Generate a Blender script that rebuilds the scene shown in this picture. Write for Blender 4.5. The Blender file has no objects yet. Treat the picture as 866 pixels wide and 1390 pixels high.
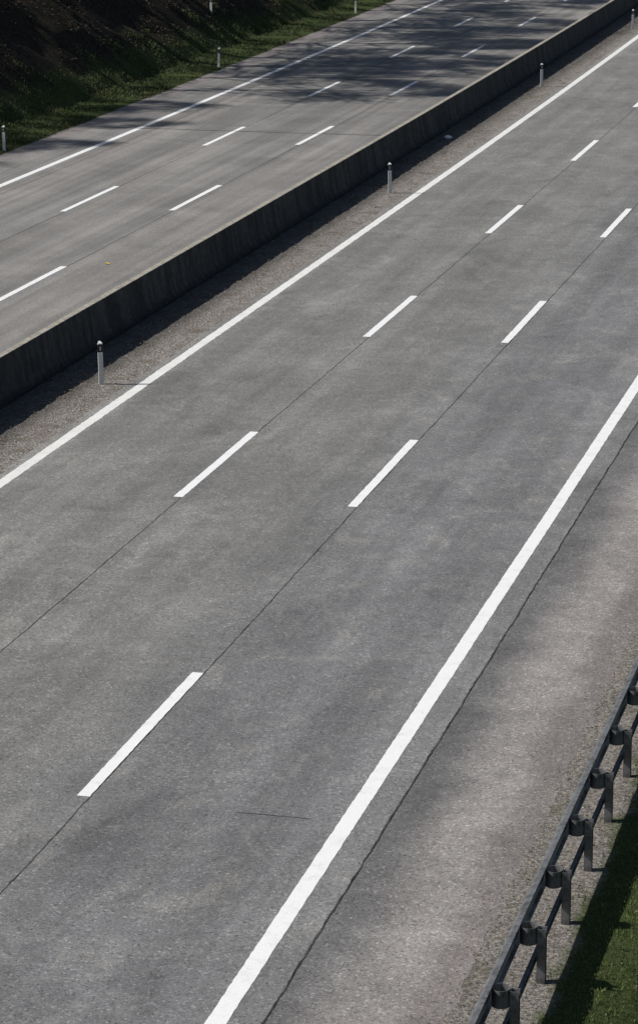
import bpy, math, random
import numpy as np
from mathutils import Vector, noise as mnoise
random.seed(7); rng=np.random.default_rng(7)
S=bpy.context.scene
col=S.collection
S.view_settings.view_transform='Standard'
try: S.view_settings.look='None'
except Exception: pass
S.view_settings.exposure=0

def bend(y):
    if y<100: return 0.0
    if y<260: return -0.5*((y-100)/80.0)**2
    return -2.0-(y-260)*0.025

# ---------------------------------------------------------------- node helper
class NT:
    def __init__(s,name,rough=0.9,spec=0.25):
        s.m=bpy.data.materials.new(name); s.m.use_nodes=True
        s.t=s.m.node_tree; s.n=s.t.nodes; s.l=s.t.links
        s.b=s.n['Principled BSDF']; s.b.inputs['Roughness'].default_value=rough
        s.b.inputs['Specular IOR Level'].default_value=spec
        tc=s.n.new('ShaderNodeTexCoord'); s.co=tc.outputs['Object']
        sp=s.n.new('ShaderNodeSeparateXYZ'); s.l.new(s.co,sp.inputs[0]); s.x,s.y,s.z=sp.outputs
    def put(s,v,inp):
        if isinstance(v,(int,float)): inp.default_value=v
        elif isinstance(v,tuple): inp.default_value=(v[0],v[1],v[2],1) if len(inp.default_value)==4 else v
        else: s.l.new(v,inp)
    def math(s,op,a,b=0.0,c=0.0,clamp=False):
        n=s.n.new('ShaderNodeMath'); n.operation=op; n.use_clamp=clamp
        s.put(a,n.inputs[0]); s.put(b,n.inputs[1])
        if op in('MULTIPLY_ADD','COMPARE'): s.put(c,n.inputs[2])
        return n.outputs[0]
    def map(s,sc=(1,1,1),loc=(0,0,0),rot=0):
        n=s.n.new('ShaderNodeMapping'); s.l.new(s.co,n.inputs[0])
        n.inputs['Scale'].default_value=sc; n.inputs['Location'].default_value=loc
        n.inputs['Rotation'].default_value=(0,0,rot); return n.outputs[0]
    def noise(s,scale,detail=3,rough=0.55,vec=None,dist=0.0):
        n=s.n.new('ShaderNodeTexNoise'); n.inputs['Scale'].default_value=scale
        n.inputs['Detail'].default_value=detail; n.inputs['Roughness'].default_value=rough
        n.inputs['Distortion'].default_value=dist
        s.l.new(vec or s.co,n.inputs['Vector']); return n.outputs['Fac']
    def vor(s,scale,vec=None,feat='F1',out='Distance'):
        n=s.n.new('ShaderNodeTexVoronoi'); n.feature=feat; n.inputs['Scale'].default_value=scale
        s.l.new(vec or s.co,n.inputs['Vector']); return n.outputs[out]
    def vrand(s,scale):
        v=s.vor(scale,out='Color'); sp=s.n.new('ShaderNodeSeparateColor'); s.l.new(v,sp.inputs[0]); return sp.outputs[0],sp.outputs[1]
    def rng(s,v,a,b,c,d):
        n=s.n.new('ShaderNodeMapRange'); n.interpolation_type='SMOOTHSTEP'
        s.put(v,n.inputs[0]); 
        for i,k in enumerate((a,b,c,d)): n.inputs[i+1].default_value=k
        return n.outputs[0]
    def mix(s,f,a,b,bt='MIX'):
        n=s.n.new('ShaderNodeMix'); n.data_type='RGBA'; n.blend_type=bt
        s.put(f,n.inputs[0]); s.put(a,n.inputs[6]); s.put(b,n.inputs[7]); return n.outputs[2]
    def scale(s,colr,f):
        n=s.n.new('ShaderNodeVectorMath'); n.operation='SCALE'
        s.put(colr,n.inputs[0]); s.put(f,n.inputs['Scale']); return n.outputs[0]
    def bump(s,h,st=0.3,d=0.01):
        n=s.n.new('ShaderNodeBump'); n.inputs['Strength'].default_value=st; n.inputs['Distance'].default_value=d
        s.put(h,n.inputs['Height']); s.l.new(n.outputs[0],s.b.inputs['Normal'])
    def out(s,c): s.put(c,s.b.inputs['Base Color']); return s.m

def bandgate(t,x0,w,soft):
    d=t.math('ABSOLUTE',t.math('SUBTRACT',t.x,x0))
    return t.rng(d,w-soft,w+soft,1.0,0.0)
def prod(t,*fs):
    f=fs[0]
    for k in fs[1:]: f=t.math('MULTIPLY',f,k)
    return f
def grain(t,k=1.0):
    a,_=t.vrand(48); b,c=t.vrand(30); n=t.noise(11,3,0.7)
    hi=t.rng(b,0.86,1.0,0.0,0.62*k)
    lo=t.rng(c,0.82,1.0,0.0,-0.36*k)
    s=t.math('MULTIPLY_ADD',a,0.50*k,1-0.25*k)
    s=t.math('ADD',s,t.math('ADD',hi,lo))
    return t.math('MULTIPLY',s,t.rng(n,0.3,0.7,1-0.09*k,1+0.09*k))

# ---------------------------------------------------------------- materials
def mat_asphalt():
    t=NT('asphalt_main')
    g=grain(t,1.0)
    f3=t.rng(t.noise(2.2,5,0.65),0.3,0.7,0.93,1.07)
    f4=t.rng(t.noise(0.30,6,0.62,t.map((1,0.8,1)),dist=0.5),0.32,0.68,0.88,1.11)
    f5=t.rng(t.noise(1.0,4,0.65,t.map((1.3,0.03,1))),0.32,0.68,0.88,1.11)
    f=prod(t,g,f3,f4,f5)
    big2=t.noise(0.66,8,0.66,t.map((1,0.6,1),(31,7,0),0.25),2.0); smear=t.rng(big2,0.49,0.66,0.0,1.0)
    fil=t.noise(1.5,6,0.6,t.map((1,0.45,1),(11,5,0),-0.35),2.6)  # thin curling dust filaments
    fl=t.rng(t.math('ABSOLUTE',t.math('SUBTRACT',fil,0.5)),0.0,0.035,1.0,0.0)
    flm=t.math('MULTIPLY',fl,t.rng(t.noise(0.25,3,0.6,t.map((1,1,1),(3,3,0))),0.45,0.62,0,0.22))
    big3=t.noise(0.55,6,0.65,t.map((1,0.5,1),(3,47,0),-0.2),1.2); dark=t.rng(big3,0.52,0.70,1.0,0.82)
    tr=0.0
    for xc in(-19.0,-15.15,-11.3):
        for o in(-0.9,0.9):
            q=bandgate(t,xc+o,0.35,0.35)
            tr=q if isinstance(tr,float) else t.math('ADD',tr,q)
    f=prod(t,f,t.math('MULTIPLY_ADD',tr,-0.06,1.02),dark)
    xr=t.math('MULTIPLY_ADD',t.noise(0.3,3,0.6),2.0,t.math('SUBTRACT',t.x,1.0))
    c=t.mix(t.rng(xr,-15.0,-12.0,0,1),(0.186,0.183,0.175),(0.166,0.166,0.167))
    c=t.mix(t.math('MULTIPLY',smear,0.42),c,(0.270,0.260,0.236))
    c=t.mix(flm,c,(0.34,0.325,0.29))
    e=t.math('MULTIPLY',t.rng(t.x,-20.6,-21.3,0,1),0.5)
    c=t.mix(e,c,(0.26,0.25,0.23))
    e2=bandgate(t,-8.95,0.45,0.3)
    c=t.mix(t.math('MULTIPLY',e2,0.35),c,(0.235,0.23,0.22))
    t.bump(t.noise(45,2,0.7),0.5,0.012)
    return t.out(t.scale(c,f))
def mat_concrete_road():
    t=NT('worn_grey_pavement')
    g=grain(t,0.7)
    lon=t.noise(1.0,5,0.65,t.map((2.2,0.03,1))); 
    lon2=t.noise(1.0,3,0.6,t.map((0.5,0.02,1),(9,3,0)))
    big=t.noise(0.25,6,0.65,dist=0.7)
    f=prod(t,g,t.rng(lon,0.32,0.68,0.84,1.14),t.rng(lon2,0.32,0.68,0.88,1.1),t.rng(big,0.3,0.7,0.84,1.13),t.rng(t.y,117.55,117.6,1.0,0.92))
    c=t.mix(t.rng(lon2,0.4,0.6,0,1),(0.212,0.207,0.197),(0.228,0.217,0.202))
    t.bump(t.noise(40,2,0.7),0.4,0.01)
    return t.out(t.scale(c,f))
def mat_shoulder():
    t=NT('shoulder_asphalt')
    g=grain(t,1.05)
    n=t.noise(0.35,6,0.65,dist=0.6); xx=t.math('MULTIPLY_ADD',n,1.3,t.math('SUBTRACT',t.x,0.65))
    d=t.rng(xx,-8.5,-7.5,0,1)
    c=t.mix(d,(0.135,0.133,0.132),(0.27,0.253,0.238))
    d2=t.rng(xx,-7.25,-6.7,0,1)
    c=t.mix(d2,c,(0.190,0.172,0.163))
    m=t.noise(1.6,6,0.7); m2=t.noise(0.5,4,0.6,t.map((1,0.5,1),(7,1,0)))
    f=prod(t,g,t.rng(m,0.3,0.7,0.86,1.12),t.rng(m2,0.35,0.65,0.87,1.08))
    t.bump(t.noise(42,2,0.7),0.5,0.012)
    return t.out(t.scale(c,f))
def mat_shoulder_far():
    t=NT('far_shoulder_asphalt')
    g=grain(t,0.8)
    m=t.noise(0.8,5,0.65,t.map((1,0.3,1)))
    t.bump(t.noise(30,3,0.7),0.4,0.01)
    return t.out(t.scale((0.21,0.188,0.182),prod(t,g,t.rng(m,0.3,0.7,0.82,1.12))))
def mat_gravel():
    t=NT('median_gravel',0.95)
    a,b=t.vrand(16); a2,_=t.vrand(34)
    n=t.noise(22,4,0.75); m=t.noise(1.3,6,0.7)
    c=t.mix(a,(0.13,0.116,0.10),(0.39,0.36,0.325))
    c=t.mix(t.math('MULTIPLY',a2,0.45),c,(0.225,0.205,0.183))
    c=t.mix(t.rng(m,0.45,0.66,0,0.75),c,(0.145,0.120,0.095))
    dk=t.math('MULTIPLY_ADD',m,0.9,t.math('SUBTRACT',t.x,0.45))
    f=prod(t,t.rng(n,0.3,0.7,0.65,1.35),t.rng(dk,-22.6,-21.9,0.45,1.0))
    t.bump(t.math('ADD',n,t.vor(16)),1.0,0.03)
    return t.out(t.scale(c,f))
def mat_ground():
    t=NT('earth_and_grass',1.0,0.1)
    n=t.noise(14,5,0.75); m=t.noise(0.7,5,0.7); a,b=t.vrand(9); a3,b3=t.vrand(30)
    grass=t.mix(n,(0.032,0.048,0.014),(0.078,0.100,0.034))
    litter=t.mix(b,(0.014,0.012,0.009),(0.046,0.036,0.025))
    grav=t.mix(a3,(0.11,0.10,0.088),(0.35,0.32,0.285))
    grav=t.mix(t.rng(m,0.5,0.7,0,0.7),grav,(0.10,0.095,0.06))
    xw=t.math('ADD',t.x,t.math('MULTIPLY_ADD',m,3.0,-1.5))
    c=t.mix(t.rng(xw,-41.9,-43.2,0,1),grass,litter)
    xg=t.math('ADD',t.x,t.math('MULTIPLY_ADD',m,1.0,-0.5))
    isr=t.math('MULTIPLY',t.rng(t.x,-7.9,-7.8,0,1),t.rng(xg,-5.5,-5.2,1,0))
    c=t.mix(isr,c,grav)
    t.bump(n,1.0,0.05)
    return t.out(t.scale(c,t.rng(n,0.3,0.7,0.7,1.25)))
def mat_paint():
    t=NT('white_road_paint',0.7,0.3)
    n=t.noise(30,3,0.7); w=t.noise(3.0,5,0.7); w2=t.noise(55,2,0.6)
    c=t.mix(t.rng(n,0.3,0.75,0,1),(0.86,0.86,0.85),(0.76,0.76,0.75))
    c=t.mix(t.math('MULTIPLY',t.rng(w,0.46,0.75,0,1),t.rng(w2,0.46,0.62,0,0.75)),c,(0.36,0.36,0.35))
    t.bump(n,0.3,0.006)
    return t.out(c)
def mat_paint_old():
    t=NT('worn_edge_paint',0.8,0.2)
    w=t.noise(2.2,5,0.7); w2=t.noise(40,3,0.7)
    c=t.mix(t.math('MULTIPLY',t.rng(w,0.3,0.75,0.15,1),t.rng(w2,0.42,0.62,0,0.75)),(0.78,0.78,0.75),(0.38,0.37,0.35))
    t.bump(w2,0.3,0.006)
    return t.out(c)
def mat_seam():
    t=NT('bitumen_seam',0.85,0.2); n=t.noise(1.5,4,0.7)
    return t.out(t.mix(t.rng(n,0.35,0.7,0,1),(0.022,0.022,0.023),(0.11,0.11,0.11)))
def mat_barrier():
    t=NT('weathered_concrete',0.95,0.15)
    n=t.noise(6,5,0.7); st=t.noise(1.0,4,0.7,t.map((1,2.2,0.25))); g=t.noise(40,3,0.7)
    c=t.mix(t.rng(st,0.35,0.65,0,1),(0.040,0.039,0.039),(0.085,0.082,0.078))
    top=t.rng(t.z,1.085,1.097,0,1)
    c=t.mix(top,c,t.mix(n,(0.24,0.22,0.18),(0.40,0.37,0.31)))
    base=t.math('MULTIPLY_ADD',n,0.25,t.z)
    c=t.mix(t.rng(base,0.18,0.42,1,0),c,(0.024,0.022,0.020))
    t.bump(g,0.4,0.01)
    return t.out(t.scale(c,t.rng(n,0.3,0.7,0.75,1.25)))
def mat_steel():
    t=NT('dull_galvanised_steel',0.45,0.5); t.b.inputs['Metallic'].default_value=0.3
    n=t.noise(7,4,0.7); g=t.noise(60,2,0.6)
    return t.out(t.scale(t.mix(t.rng(n,0.35,0.7,0,1),(0.19,0.195,0.198),(0.085,0.083,0.08)),t.rng(g,0.3,0.7,0.85,1.15)))
def mat_flat(name,c,r=0.6,var=0.15,sc=20):
    t=NT(name,r,0.3); n=t.noise(sc,3,0.6); return t.out(t.scale(c,t.rng(n,0.3,0.7,1-var,1+var)))
M=dict(asph=mat_asphalt(),conc=mat_concrete_road(),sh=mat_shoulder(),shf=mat_shoulder_far(),grav=mat_gravel(),
 ground=mat_ground(),paint=mat_paint(),old=mat_paint_old(),seam=mat_seam(),bar=mat_barrier(),steel=mat_steel(),
 white=mat_flat('white_plastic',(0.66,0.66,0.64),0.5,0.15),black=mat_flat('black_plastic',(0.015,0.015,0.016),0.5),
 refl=mat_flat('reflector_glass',(0.45,0.45,0.43),0.25),
 bark=mat_flat('bark',(0.07,0.055,0.04),0.95,0.4,6),leaf=mat_flat('foliage',(0.055,0.075,0.022),0.8,0.4,1.2),
 g1=mat_flat('grass_blades',(0.115,0.145,0.045),0.8,0.5,2.0),gv=mat_flat('verge_grass_blades',(0.068,0.084,0.030),0.8,0.5,1.5),
 g2=mat_flat('dry_leaves',(0.060,0.042,0.027),0.9,0.5,4.0),
 g3=mat_flat('pale_dry_leaves',(0.13,0.10,0.07),0.9,0.5,4.0),
 peb=mat_flat('pebbles',(0.29,0.275,0.25),0.9,0.4,9.0),yel=mat_flat('yellow_leaf',(0.55,0.36,0.03),0.7),
 crumb=mat_flat('white_paper',(0.7,0.7,0.7),0.7))

# ---------------------------------------------------------------- mesh helpers
def mesh_obj(name,verts,faces,mat,kind=None,label=None,cat=None,smooth=False,parent=None,group=None):
    me=bpy.data.meshes.new(name); me.from_pydata([tuple(v) for v in verts],[],faces); me.update()
    me.materials.append(mat)
    if smooth:
        for p in me.polygons: p.use_smooth=True
    o=bpy.data.objects.new(name,me); col.objects.link(o)
    tag(o,kind,label,cat,group)
    if parent: o.parent=parent
    return o
def tag(o,kind=None,label=None,cat=None,group=None):
    if kind:o['kind']=kind
    if label:o['label']=label
    if cat:o['category']=cat
    if group:o['group']=group
def fast_mesh(name,V,nper,mat,**k):
    N=V.shape[0]; me=bpy.data.meshes.new(name)
    me.vertices.add(N*nper); me.vertices.foreach_set('co',V.reshape(-1).astype(np.float32))
    me.loops.add(N*nper); me.loops.foreach_set('vertex_index',np.arange(N*nper,dtype=np.int32))
    me.polygons.add(N); me.polygons.foreach_set('loop_start',np.arange(0,N*nper,nper,dtype=np.int32))
    me.update(calc_edges=True); me.materials.append(mat)
    o=bpy.data.objects.new(name,me); col.objects.link(o)
    tag(o,k.get('kind'),k.get('label'),k.get('cat'),k.get('group'))
    if k.get('parent'): o.parent=k['parent']
    return o
def ys(y0,y1,step):
    n=max(1,int(round((y1-y0)/step))); return [y0+(y1-y0)*i/n for i in range(n+1)]
def wv(y,s,a): return a*mnoise.noise(Vector((y*0.55,s,3.3)))+a*0.6*mnoise.noise(Vector((y*2.3,s,1.3)))+a*0.35*mnoise.noise(Vector((y*7.3,s,1.3)))
def strip(name,x0,x1,y0,y1,z,mat,step=4,jit=0.0,wig=0.0,wig1=None,**k):
    V=[];F=[]
    if wig1 is None: wig1=wig
    for i,y in enumerate(ys(y0,y1,step)):
        b=bend(y)
        V+= [(x0+b+(wv(y,x0,wig) if wig else 0)+random.uniform(-jit,jit),y,z),(x1+b+(wv(y,x0,wig1) if wig1 else 0)+random.uniform(-jit,jit),y,z)]
        if i: F.append((2*i-2,2*i-1,2*i+1,2*i))
    return mesh_obj(name,V,F,mat,**k)
def loft(name,prof,yl,mat,closed=True,caps=True,xoff=0,**k):
    V=[];F=[];n=len(prof)
    for i,y in enumerate(yl):
        b=bend(y)
        for (x,z) in prof: V.append((x+b+xoff,y,z))
        if i:
            for j in range(n if closed else n-1):
                a=(i-1)*n+j;c=(i-1)*n+(j+1)%n
                F.append((a,c,c+n,a+n))
    if caps and closed:
        F.append(tuple(range(n-1,-1,-1))); F.append(tuple((len(yl)-1)*n+j for j in range(n)))
    return mesh_obj(name,V,F,mat,**k)

# ---------------------------------------------------------------- terrain
def gz(x,y):
    x=x-bend(y)
    if x<-39.0:
        if x>-41.2: z=0.02+(-39.0-x)*0.06
        elif x>-61: z=0.15+(-41.2-x)*0.80
        else: z=0.15+19.8*0.80+min(3,(-61-x)*0.1)
        a=min(1,max(0,(-39.2-x)/3))
        z+=a*(0.35*mnoise.noise(Vector((x*0.35,y*0.22,0)))+0.16*mnoise.noise(Vector((x*1.1,y*0.9,5))))
        return z
    if x>-5.15:
        if x<-4.3: z=-0.01-(x+5.15)*0.12
        elif x<3: z=-0.112-(x+4.3)*0.42
        else: z=-0.112-7.3*0.42
        a=min(1,(x+5.15)/0.8)
        return z+a*(0.12*mnoise.noise(Vector((x*0.8,y*0.6,2)))+0.05*mnoise.noise(Vector((x*3,y*3,2))))
    if x>-6.6:
        a=min(1,(x+6.6)/0.25)
        return -0.012+a*(0.012+0.014*mnoise.noise(Vector((x*3,y*2,2)))+0.007*mnoise.noise(Vector((x*9,y*8,2))))
    return -0.03 if x<-6.8 else -0.012
xs=[-900,-300,-120,-80,-66]+list(np.arange(-62,-38.6,0.4))+[-38.5,-30,-20,-10,-6.9]+list(np.arange(-6.6,-1.0,0.10))+[-0.5,0.5,1.5,3,6,20,80,300,900]
yy=[-300,-100,-30,0,15]+list(np.arange(25,60,0.25))+list(np.arange(60,95,2.5))+list(np.arange(95,215,0.7))+[220,240,270,320,400,600,1000,1800]
V=[];F=[]
for y in yy:
    for x in xs: V.append((x+bend(y),y,gz(x+bend(y),y)))
nx=len(xs)
for i in range(len(yy)-1):
    for j in range(nx-1):
        a=i*nx+j; F.append((a,a+1,a+nx+1,a+nx))
mesh_obj('ground',V,F,M['ground'],kind='structure',label='grassy roadside ground with dark leaf covered embankment',smooth=True)

# ---------------------------------------------------------------- roads
Y0,Y1=-60,700
road=strip('road',-21.45,-8.62,Y0,Y1,0.0,M['asph'],kind='structure',label='grey three lane asphalt motorway carriageway')
road2=strip('road',-39.0+0.95,-23.75,Y0,Y1,0.0,M['conc'],kind='structure',label='worn opposite motorway carriageway with tree shadows')
strip('hard_shoulder',-8.62,-6.40,Y0,Y1,-0.003,M['sh'],step=0.2,wig=0,wig1=0.12,jit=0.0,kind='structure',label='dusty asphalt hard shoulder beside the carriageway')
strip('hard_shoulder',-39.0,-38.05,Y0,Y1,-0.002,M['shf'],step=0.6,kind='structure',label='pinkish grey shoulder beside the grass verge')
V=[];F=[];mx=list(np.arange(-24.2,-21.3,0.12))+[-21.25]
yl=list(np.arange(45,200,0.35)); yl=[-60,0,20,35]+yl+[230,300,450,700]
for y in yl:
    for i,x in enumerate(mx):
        a=0 if i>=len(mx)-2 else 1
        V.append((x+bend(y),y,-0.006+a*(0.03*max(0,(-21.5-x))*0.6+0.03*mnoise.noise(Vector((x*2.0,y*1.6,0))) ) - (0.012 if i==len(mx)-1 else 0)))
n=len(mx)
for i in range(len(yl)-1):
    for j in range(n-1):
        a=i*n+j; F.append((a,a+1,a+n+1,a+n))
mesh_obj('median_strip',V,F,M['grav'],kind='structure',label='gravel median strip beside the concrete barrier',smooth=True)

def line(xc,w,mat,par,z=0.004,jit=0.006):
    return strip('edge_line',xc-w/2,xc+w/2,20,230,z,mat,step=0.12,jit=jit,wig=0.002,parent=par)
line(-9.19,0.26,M['paint'],road); line(-21.08,0.27,M['old'],road,jit=0.012); line(-36.12,0.26,M['paint'],road2)
strip('edge_line',-24.9,-24.68,20,230,0.004,M['paint'],step=1,parent=road2)
def dashes(xc,w,top0,pitch,L,par,rngk):
    for k in rngk:
        t=top0+pitch*k
        strip('lane_marking',xc-w/2,xc+w/2,t-L,t,0.005,M['paint'],step=0.12,jit=0.006,wig=0.004,parent=par)
dashes(-13.31,0.20,46.25,18,6.3,road,range(-1,9))
dashes(-17.06,0.20,46.2,18,6.3,road,range(-1,9))
dashes(-28.46,0.20,84.6,17.8,6.2,road2,range(-2,8))
dashes(-32.0,0.20,101.3,17.8,6.2,road2,range(-3,7))
def seam(x,w,par,y0=20,y1=210,wig=0.02,z=0.0085):
    strip('pavement_seam',x-w/2,x+w/2,y0,y1,z,M['seam'],step=0.10,jit=w*0.28,wig=wig,parent=par)
seam(-13.20,0.020,road,z=0.0035); seam(-16.98,0.018,road,z=0.0035); seam(-8.62,0.024,road,wig=0.018,z=0.0045)
seam(-28.36,0.025,road2,z=0.0035); seam(-31.9,0.025,road2,z=0.0035); seam(-35.4,0.025,road2,z=0.0035)
def cross(x0,x1,y,w,par,z=0.0065):
    V=[];F=[]
    xl=ys(x0,x1,0.12)
    for i,x in enumerate(xl):
        yv=y+0.06*mnoise.noise(Vector((x*0.8,y,0)))+0.03*mnoise.noise(Vector((x*4,y,0)))+random.uniform(-.01,.01)
        V+=[(x+bend(y),yv-w/2,z),(x+bend(y),yv+w/2,z)]
        if i:F.append((2*i-2,2*i,2*i+1,2*i-1))
    mesh_obj('pavement_seam',V,F,M['seam'],parent=par)
cross(-38.0,-24.0,117.6,0.09,road2); cross(-10.9,-9.75,39.8,0.014,road)

# ---------------------------------------------------------------- concrete barrier
prof=[(-23.50,-0.02),(-23.50,0.08),(-23.66,0.32),(-23.78,1.06),(-23.81,1.10),(-23.99,1.10),(-24.02,1.06),(-24.14,0.32),(-24.30,0.08),(-24.30,-0.02)]
V=[];F=[];seg=6.0;y=-48
while y<500:
    L=ys(y+0.008,y+seg-0.008,2.0 if y>100 else 6)
    b0=len(V);n=len(prof)
    for i,q in enumerate(L):
        for (px,pz) in prof: V.append((px+bend(q),q,pz))
        if i:
            for j in range(n):
                a=b0+(i-1)*n+j;c=b0+(i-1)*n+(j+1)%n; F.append((a,a+n,c+n,c))
    F.append(tuple(b0+j for j in range(n))); F.append(tuple(b0+(len(L)-1)*n+j for j in range(n-1,-1,-1)))
    y+=seg
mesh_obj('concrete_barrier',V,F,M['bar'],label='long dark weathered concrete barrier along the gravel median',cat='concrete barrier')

# ---------------------------------------------------------------- delineator posts
def ngon_prism(name,ring0,z0,ring1,z1,mat,ztop=None,**k):
    n=len(ring0); V=[(x,y,z0) for x,y in ring0]+[(x,y,(z1 if ztop is None else ztop(x,y))) for x,y in ring1]
    F=[(i,(i+1)%n,n+(i+1)%n,n+i) for i in range(n)]+[tuple(range(n-1,-1,-1)),tuple(range(n,2*n))]
    return mesh_obj(name,V,F,mat,**k)
def ring(s):
    pts=[(-0.06,-0.045),(0.06,-0.045),(0.066,-0.03),(0.03,0.05),(0.012,0.062),(-0.012,0.062),(-0.03,0.05),(-0.066,-0.03)]
    return [(x*s,y*s) for x,y in pts]
def delineator(x,y,z,h=1.0,rot=0,label='',grp=''):
    e=bpy.data.objects.new('delineator_post',None); e.empty_display_size=0.3; col.objects.link(e)
    e.location=(x,y,z); e.rotation_euler=(random.uniform(-.02,.02),random.uniform(-.02,.02),rot)
    tag(e,None,label,'delineator post',grp)
    ngon_prism('shaft',ring(0.95),-0.05,ring(0.95),h*0.76,M['white'],parent=e)
    ngon_prism('black_band',ring(0.99),h*0.762,ring(0.99),h*0.93,M['black'],ztop=lambda a,b:h*0.93+b*0.3,parent=e)
    r=[(-0.02,-0.0455),(0.02,-0.0455),(0.02,-0.0495),(-0.02,-0.0495)][::-1]
    ngon_prism('reflector',r,h*0.80,r,h*0.90,M['refl'],parent=e)
    ngon_prism('cap',ring(0.97),h*0.945,ring(0.9),h,M['white'],ztop=lambda a,b:h*0.99+b*0.5,parent=e)
    return e
for (x,y,r) in[(-22.1,68.4,0.5),(-22.06,101.9,0.35),(-22.45,137.0,0.4),(-22.3,167.5,0.3)]:
    delineator(x,y,0.02,1.05,r,'white delineator post with black band on gravel median','median delineator posts')
for (x,y) in[(-39.15,109.4),(-39.3,141.4),(-39.7,173.4)]:
    delineator(x,y,gz(x,y)-0.01,0.98,0.0,'white delineator post with black band on grass verge','verge delineator posts')
mx_,my_=-43.2,154.0
delineator(mx_,my_,gz(mx_,my_)-0.02,0.7,0.0,'short white marker post on dark embankment','verge delineator posts')

# ---------------------------------------------------------------- guardrail
gr=bpy.data.objects.new('guardrail',None); col.objects.link(gr); gr.location=(-5.8,20,0)
tag(gr,None,'dark galvanised steel guardrail on posts beside gravel edge','guardrail')
GY0,GY1=22.75,104.75; GX=0.04
rp=[(-5.82,0.47),(-5.87,0.49),(-5.91,0.53),(-5.91,0.57),(-5.85,0.61),(-5.85,0.66),(-5.91,0.70),(-5.91,0.75),(-5.87,0.78),(-5.80,0.79),
    (-5.80,0.775),(-5.86,0.765),(-5.892,0.74),(-5.892,0.71),(-5.832,0.665),(-5.832,0.605),(-5.892,0.56),(-5.892,0.535),(-5.86,0.505),(-5.82,0.485)]
def gchild(o):
    o.parent=gr; o.matrix_parent_inverse=gr.matrix_world.inverted(); return o
bpy.context.view_layer.update()
o=loft('rail',rp,ys(GY0-0.6,GY1+0.6,4),M['steel'],xoff=GX); gchild(o)
lp=[(-5.63,0.30),(-5.63,0.42),(-5.585,0.42),(-5.585,0.405),(-5.615,0.405),(-5.615,0.315),(-5.585,0.315),(-5.585,0.30)]
o=loft('lower_rail',lp,ys(GY0-0.6,GY1+0.6,4),M['steel'],xoff=GX); gchild(o)
cp=[(-0.055,-0.06),(0.055,-0.06),(0.055,-0.04),(-0.04,-0.052),(-0.04,0.052),(0.055,0.04),(0.055,0.06),(-0.055,0.06)]
def post_mesh():
    n=len(cp); V=[(x,y,-0.4) for x,y in cp]+[(x,y,0.74) for x,y in cp]
    F=[(i,(i+1)%n,n+(i+1)%n,n+i) for i in range(n)]+[tuple(range(n,2*n)),tuple(range(n-1,-1,-1))]
    me=bpy.data.meshes.new('post'); me.from_pydata(V,[],F); me.materials.append(M['steel']); return me
def tube_mesh():
    N=20;V=[];F=[]
    R,r=0.115,0.108
    for k in range(N):
        a=2*math.pi*k/N; ca,sa=math.cos(a),math.sin(a)
        V+=[(R*ca,R*1.15*sa,0.53),(R*ca,R*1.15*sa,0.76),(r*ca,r*1.15*sa,0.76),(r*ca,r*1.15*sa,0.53)]
    for k in range(N):
        a=4*k;b=4*((k+1)%N)
        for j in range(4): F.append((a+j,b+j,b+(j+1)%4,a+(j+1)%4))
    me=bpy.data.meshes.new('spacer'); me.from_pydata(V,[],F); me.materials.append(M['steel']); return me
pm,tm=post_mesh(),tube_mesh()
y=GY0
while y<GY1+0.1:
    for nm,me,x in(('post',pm,-5.53+GX),('spacer',tm,-5.70+GX)):
        o=bpy.data.objects.new(nm,me); col.objects.link(o); o.location=(x,y,0); o.parent=gr; o.matrix_parent_inverse=gr.matrix_world.inverted()
    y+=2.0

# ---------------------------------------------------------------- scatter helpers
def blades(name,n,xr,yr,hr,wr,mat,dens=None,label=''):
    out=np.empty((n,3,3)); i=0; tries=0
    while i<n and tries<n*6:
        tries+=1
        x=random.uniform(*xr); y=random.uniform(*yr)
        if dens and random.random()>dens(x,y): continue
        b=bend(y); z=gz(x+b,y)-0.01
        h=random.uniform(*hr); w=random.uniform(*wr); a=random.uniform(0,6.283); l=random.uniform(0,0.9)*h; a2=random.uniform(0,6.283)
        dx,dy=math.cos(a)*w,math.sin(a)*w
        out[i]=[(x+b-dx,y-dy,z),(x+b+dx,y+dy,z),(x+b+math.cos(a2)*l,y+math.sin(a2)*l,z+h)]; i+=1
    return fast_mesh(name,out[:i],3,mat,kind='stuff',label=label)
def nz(x,y,s,o=0): return mnoise.noise(Vector((x*s,y*s,o)))
blades('grass',60000,(-5.75,-2.2),(26,58),(0.02,0.08),(0.004,0.011),M['g1'],
       lambda x,y: min(1,max(0,(x+5.5)*2.2+nz(x,y,1.1)*1.4+nz(x,y,4)*0.5)),'green roadside grass beyond the guardrail')
blades('grass',80000,(-43.5,-38.85),(98,205),(0.04,0.14),(0.012,0.028),M['gv'],
       lambda x,y: min(1,max(0.0,0.55+nz(x,y,0.5)*1.7-(max(0,-41.6-x))*0.4)),'dull green grass along the far verge')
def flakes(name,n,xr,yr,size,mat,zf,dens=None,label=''):
    out=np.empty((n,4,3)); i=0;tr=0
    while i<n and tr<n*8:
        tr+=1
        x=random.uniform(*xr);y=random.uniform(*yr)
        if dens and random.random()>dens(x,y): continue
        b=bend(y); s=random.uniform(*size); a=random.uniform(0,6.283)
        u=np.array([math.cos(a)*s,math.sin(a)*s,random.uniform(-.4,.4)*s]); v=np.array([-math.sin(a)*s*.6,math.cos(a)*s*.6,random.uniform(-.4,.4)*s])
        c=np.array([x+b,y,zf(x+b,y)+s*0.4]); out[i]=[c-u,c-v,c+u,c+v]; i+=1
    return fast_mesh(name,out[:i],4,mat,kind='stuff',label=label)
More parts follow.
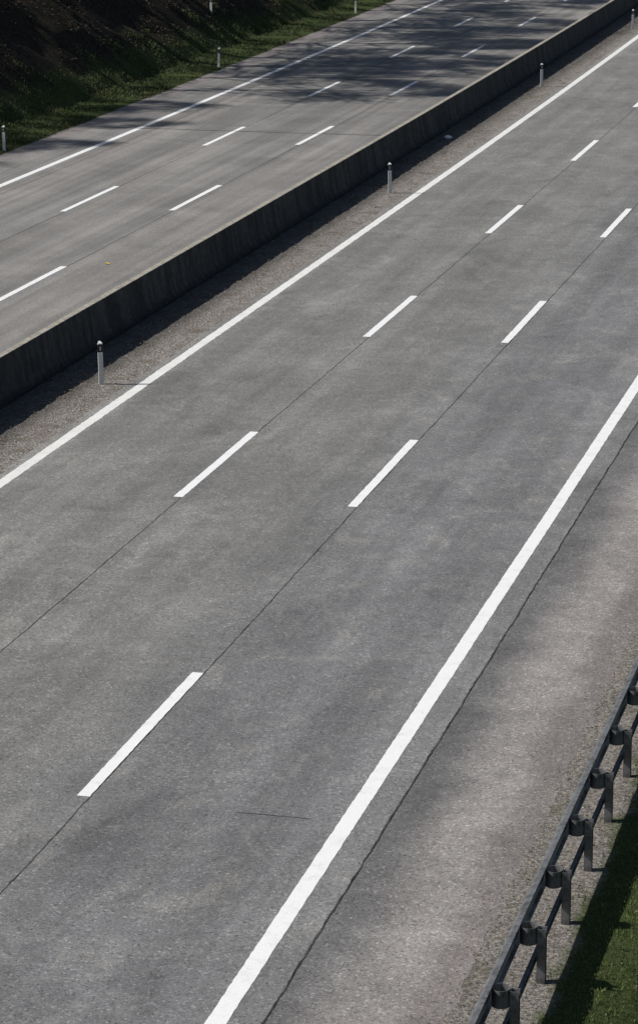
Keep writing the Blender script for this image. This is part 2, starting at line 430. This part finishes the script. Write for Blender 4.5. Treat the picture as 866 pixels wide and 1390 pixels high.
flakes('dead_leaves',9000,(-23.5,-21.5),(45,200),(0.012,0.045),M['g3'],lambda x,y:0.03,
       lambda x,y:min(1,max(0.03,(-22.1-x)*0.8+nz(x,y,0.8)*1.4)),'brown leaves and litter along the barrier foot')
flakes('dead_leaves',22000,(-52,-41),(98,205),(0.03,0.08),M['g2'],gz,lambda x,y:min(1,max(0.05,0.5+nz(x,y,0.4)*1.6)),'dark brown leaf litter on the shaded embankment')
flakes('dead_leaves',1500,(-6.5,-4.2),(26,60),(0.01,0.03),M['g3'],gz,None,'dry leaves around the guardrail posts')
def pebbles(name,n,xr,yr,size,zf,label,dens=None):
    T=[]
    for _ in range(n):
        x=random.uniform(*xr);y=random.uniform(*yr)
        if dens and random.random()>dens(x,y): continue
        b=bend(y);s=random.uniform(size[0],size[1])*(1 if random.random()<.93 else 1.7);z=zf(x+b,y)
        a=random.uniform(0,6.283);ca,sa=math.cos(a)*s,math.sin(a)*s
        p=[(x+b+ca,y+sa,z),(x+b-sa*.7,y+ca*.7,z),(x+b-ca,y-sa,z),(x+b+sa*.7,y-ca*.7,z)];t=(x+b,y,z+s*.8)
        for i in range(4): T.append([p[i],p[(i+1)%4],t])
    return fast_mesh(name,np.array(T),3,M['peb'],kind='stuff',label=label)
pebbles('gravel',9000,(-23.4,-21.3),(50,175),(0.008,0.026),lambda x,y:0.01,'loose pale gravel stones in the median')
pebbles('gravel',9000,(-6.75,-5.1),(26,60),(0.005,0.016),lambda x,y:-0.001,'loose gravel stones along the shoulder edge',
        lambda x,y:min(1,max(0,1.0-abs(x+6.25)*1.4+0.5*nz(x,y,2))))

def crumple(name,x,y,s,mat,label,cat):
    import bmesh
    bm=bmesh.new(); bmesh.ops.create_icosphere(bm,subdivisions=2,radius=s)
    for v in bm.verts:
        v.co*= 1+0.45*mnoise.noise(v.co*(2.5/s)); v.co.z*=0.55
    me=bpy.data.meshes.new(name); bm.to_mesh(me); bm.free(); me.materials.append(mat)
    o=bpy.data.objects.new(name,me); col.objects.link(o); o.location=(x,y,0.03+s*0.4); tag(o,None,label,cat)
crumple('litter',-22.95,117.0,0.16,M['crumb'],'crumpled white litter lying on the gravel median','litter')
def leafobj(x,y):
    V=[(0,-.11,0),(.06,-.03,.02),(.07,.04,.03),(0,.12,.01),(-.07,.04,.03),(-.06,-.03,.02),(0,0,0)]
    F=[(0,1,6),(1,2,6),(2,3,6),(3,4,6),(4,5,6),(5,0,6)]
    o=mesh_obj('leaf',V,F,M['yel'],label='small yellow leaf lying on the grey carriageway',cat='leaf'); o.location=(x,y,0.012); o.rotation_euler=(0,0,1.1)
leafobj(-27.3,85.3)

# ---------------------------------------------------------------- trees
def tree_parts(seed,H):
    r=random.Random(seed)
    V=[];F=[]
    def limb(p0,p1,r0,r1,n=7,seg=4):
        d=(p1-p0); q=d.to_track_quat('Z','Y'); b0=len(V)
        for i in range(seg+1):
            t=i/seg; c=p0+d*t+Vector((r.uniform(-1,1),r.uniform(-1,1),0))*0.02*d.length*(1 if 0<i<seg else 0)
            rr=r0+(r1-r0)*t
            for k in range(n):
                a=2*math.pi*k/n; V.append(c+q@Vector((math.cos(a)*rr,math.sin(a)*rr,0)))
            if i:
                for k in range(n): F.append((b0+(i-1)*n+k,b0+(i-1)*n+(k+1)%n,b0+i*n+(k+1)%n,b0+i*n+k))
    top=Vector((r.uniform(-.5,.5),r.uniform(-.5,.5),H*0.9)); limb(Vector((0,0,-0.5)),top,H*0.017,0.04,8,7)
    tips=[]
    for k in range(22):
        t=r.uniform(0.25,0.95); p=top*t; a=r.uniform(0,6.283); L=H*0.30*(1.15-t)*r.uniform(0.7,1.2)+0.6
        e=p+Vector((math.cos(a)*L,math.sin(a)*L,L*r.uniform(0.3,0.8))); limb(p,e,0.11*(1.3-t),0.02,5,3); tips.append((e,L))
        for _ in range(3):
            s=p+(e-p)*r.uniform(0.4,0.9); a2=a+r.uniform(-1.2,1.2); l=L*0.5
            e2=s+Vector((math.cos(a2)*l,math.sin(a2)*l,l*r.uniform(0.1,0.8))); limb(s,e2,0.035,0.01,4,2); tips.append((e2,l))
    Lf=[]
    R=np.random.default_rng(seed)
    for (c,l) in tips+[(top,1.5)]:
        nn=75
        pts=R.normal(0,1,(nn,3))*np.array([0.55,0.55,0.42])*max(0.9,l*0.45)+np.array(c)
        for p in pts:
            s=R.uniform(0.07,0.17); u=R.normal(0,1,3);u/=np.linalg.norm(u); v=np.cross(u,R.normal(0,1,3)); v/=np.linalg.norm(v)
            Lf.append([p-u*s,p-v*s*.6,p+u*s,p+v*s*.6])
    return V,F,np.array(Lf)
def setup(e,x,y,s=1,rot=0):
    e.location=(x,y,gz(x,y)-0.1); e.scale=(s,s,s); e.rotation_euler=(0,0,rot)
    tag(e,None,'leafy broadleaf tree standing on top of the embankment','tree','trees on the embankment')
def place_first(seed,H,x,y):
    V,F,Lf=tree_parts(seed,H)
    e=bpy.data.objects.new('broadleaf_tree',None); col.objects.link(e)
    a=mesh_obj('trunk',V,F,M['bark'],parent=e); b=fast_mesh('crown',Lf,4,M['leaf'],parent=e)
    setup(e,x,y); return (e,a,b)
spots=[]
for i in range(22):
    y=124+i*4.6+random.uniform(-1.5,1.5); spots.append((random.uniform(-60,-56)+bend(y),y,random.uniform(0.85,1.12)))
base=[place_first(11,16,-57.5,127),place_first(23,14,-59.5,132),place_first(37,17,-58,138)]
spots=spots[3:]+[(-64.5,119,0.72),(-65.5,112,0.66),(-66,105,0.66),(-66,98,0.66)]
for i,(x,y,s) in enumerate(spots):
    e0,a0,b0=base[i%3]
    e=e0.copy(); col.objects.link(e); setup(e,x,y,s,random.uniform(0,6.28))
    for c0 in(a0,b0):
        c=c0.copy(); c.parent=e; col.objects.link(c)

# ---------------------------------------------------------------- light
el=math.radians(41); sd=Vector((-0.972*math.cos(el),-0.235*math.cos(el),math.sin(el)))
L=bpy.data.lights.new('sun','SUN'); L.energy=4.9; L.angle=math.radians(0.5); L.color=(1.0,0.965,0.92)
lo=bpy.data.objects.new('sun',L); col.objects.link(lo); lo.rotation_euler=sd.to_track_quat('Z','Y').to_euler()
W=bpy.data.worlds.new('World'); S.world=W; W.use_nodes=True
nt=W.node_tree; sky=nt.nodes.new('ShaderNodeTexSky'); sky.sky_type='NISHITA'; sky.sun_disc=False
sky.sun_elevation=el; sky.sun_rotation=math.atan2(-0.972,-0.235)
bg=nt.nodes['Background']; nt.links.new(sky.outputs[0],bg.inputs[0]); bg.inputs[1].default_value=0.06

# ---------------------------------------------------------------- camera
cd=bpy.data.cameras.new('camera'); co=bpy.data.objects.new('camera',cd); col.objects.link(co); S.camera=co
co.location=(0,0,15.28); co.rotation_euler=(math.radians(90-13.87),0,math.radians(13.6))
cd.sensor_fit='HORIZONTAL'; cd.sensor_width=36; cd.lens=4011/866*36; cd.shift_y=-45/866
cd.clip_start=0.5; cd.clip_end=4000
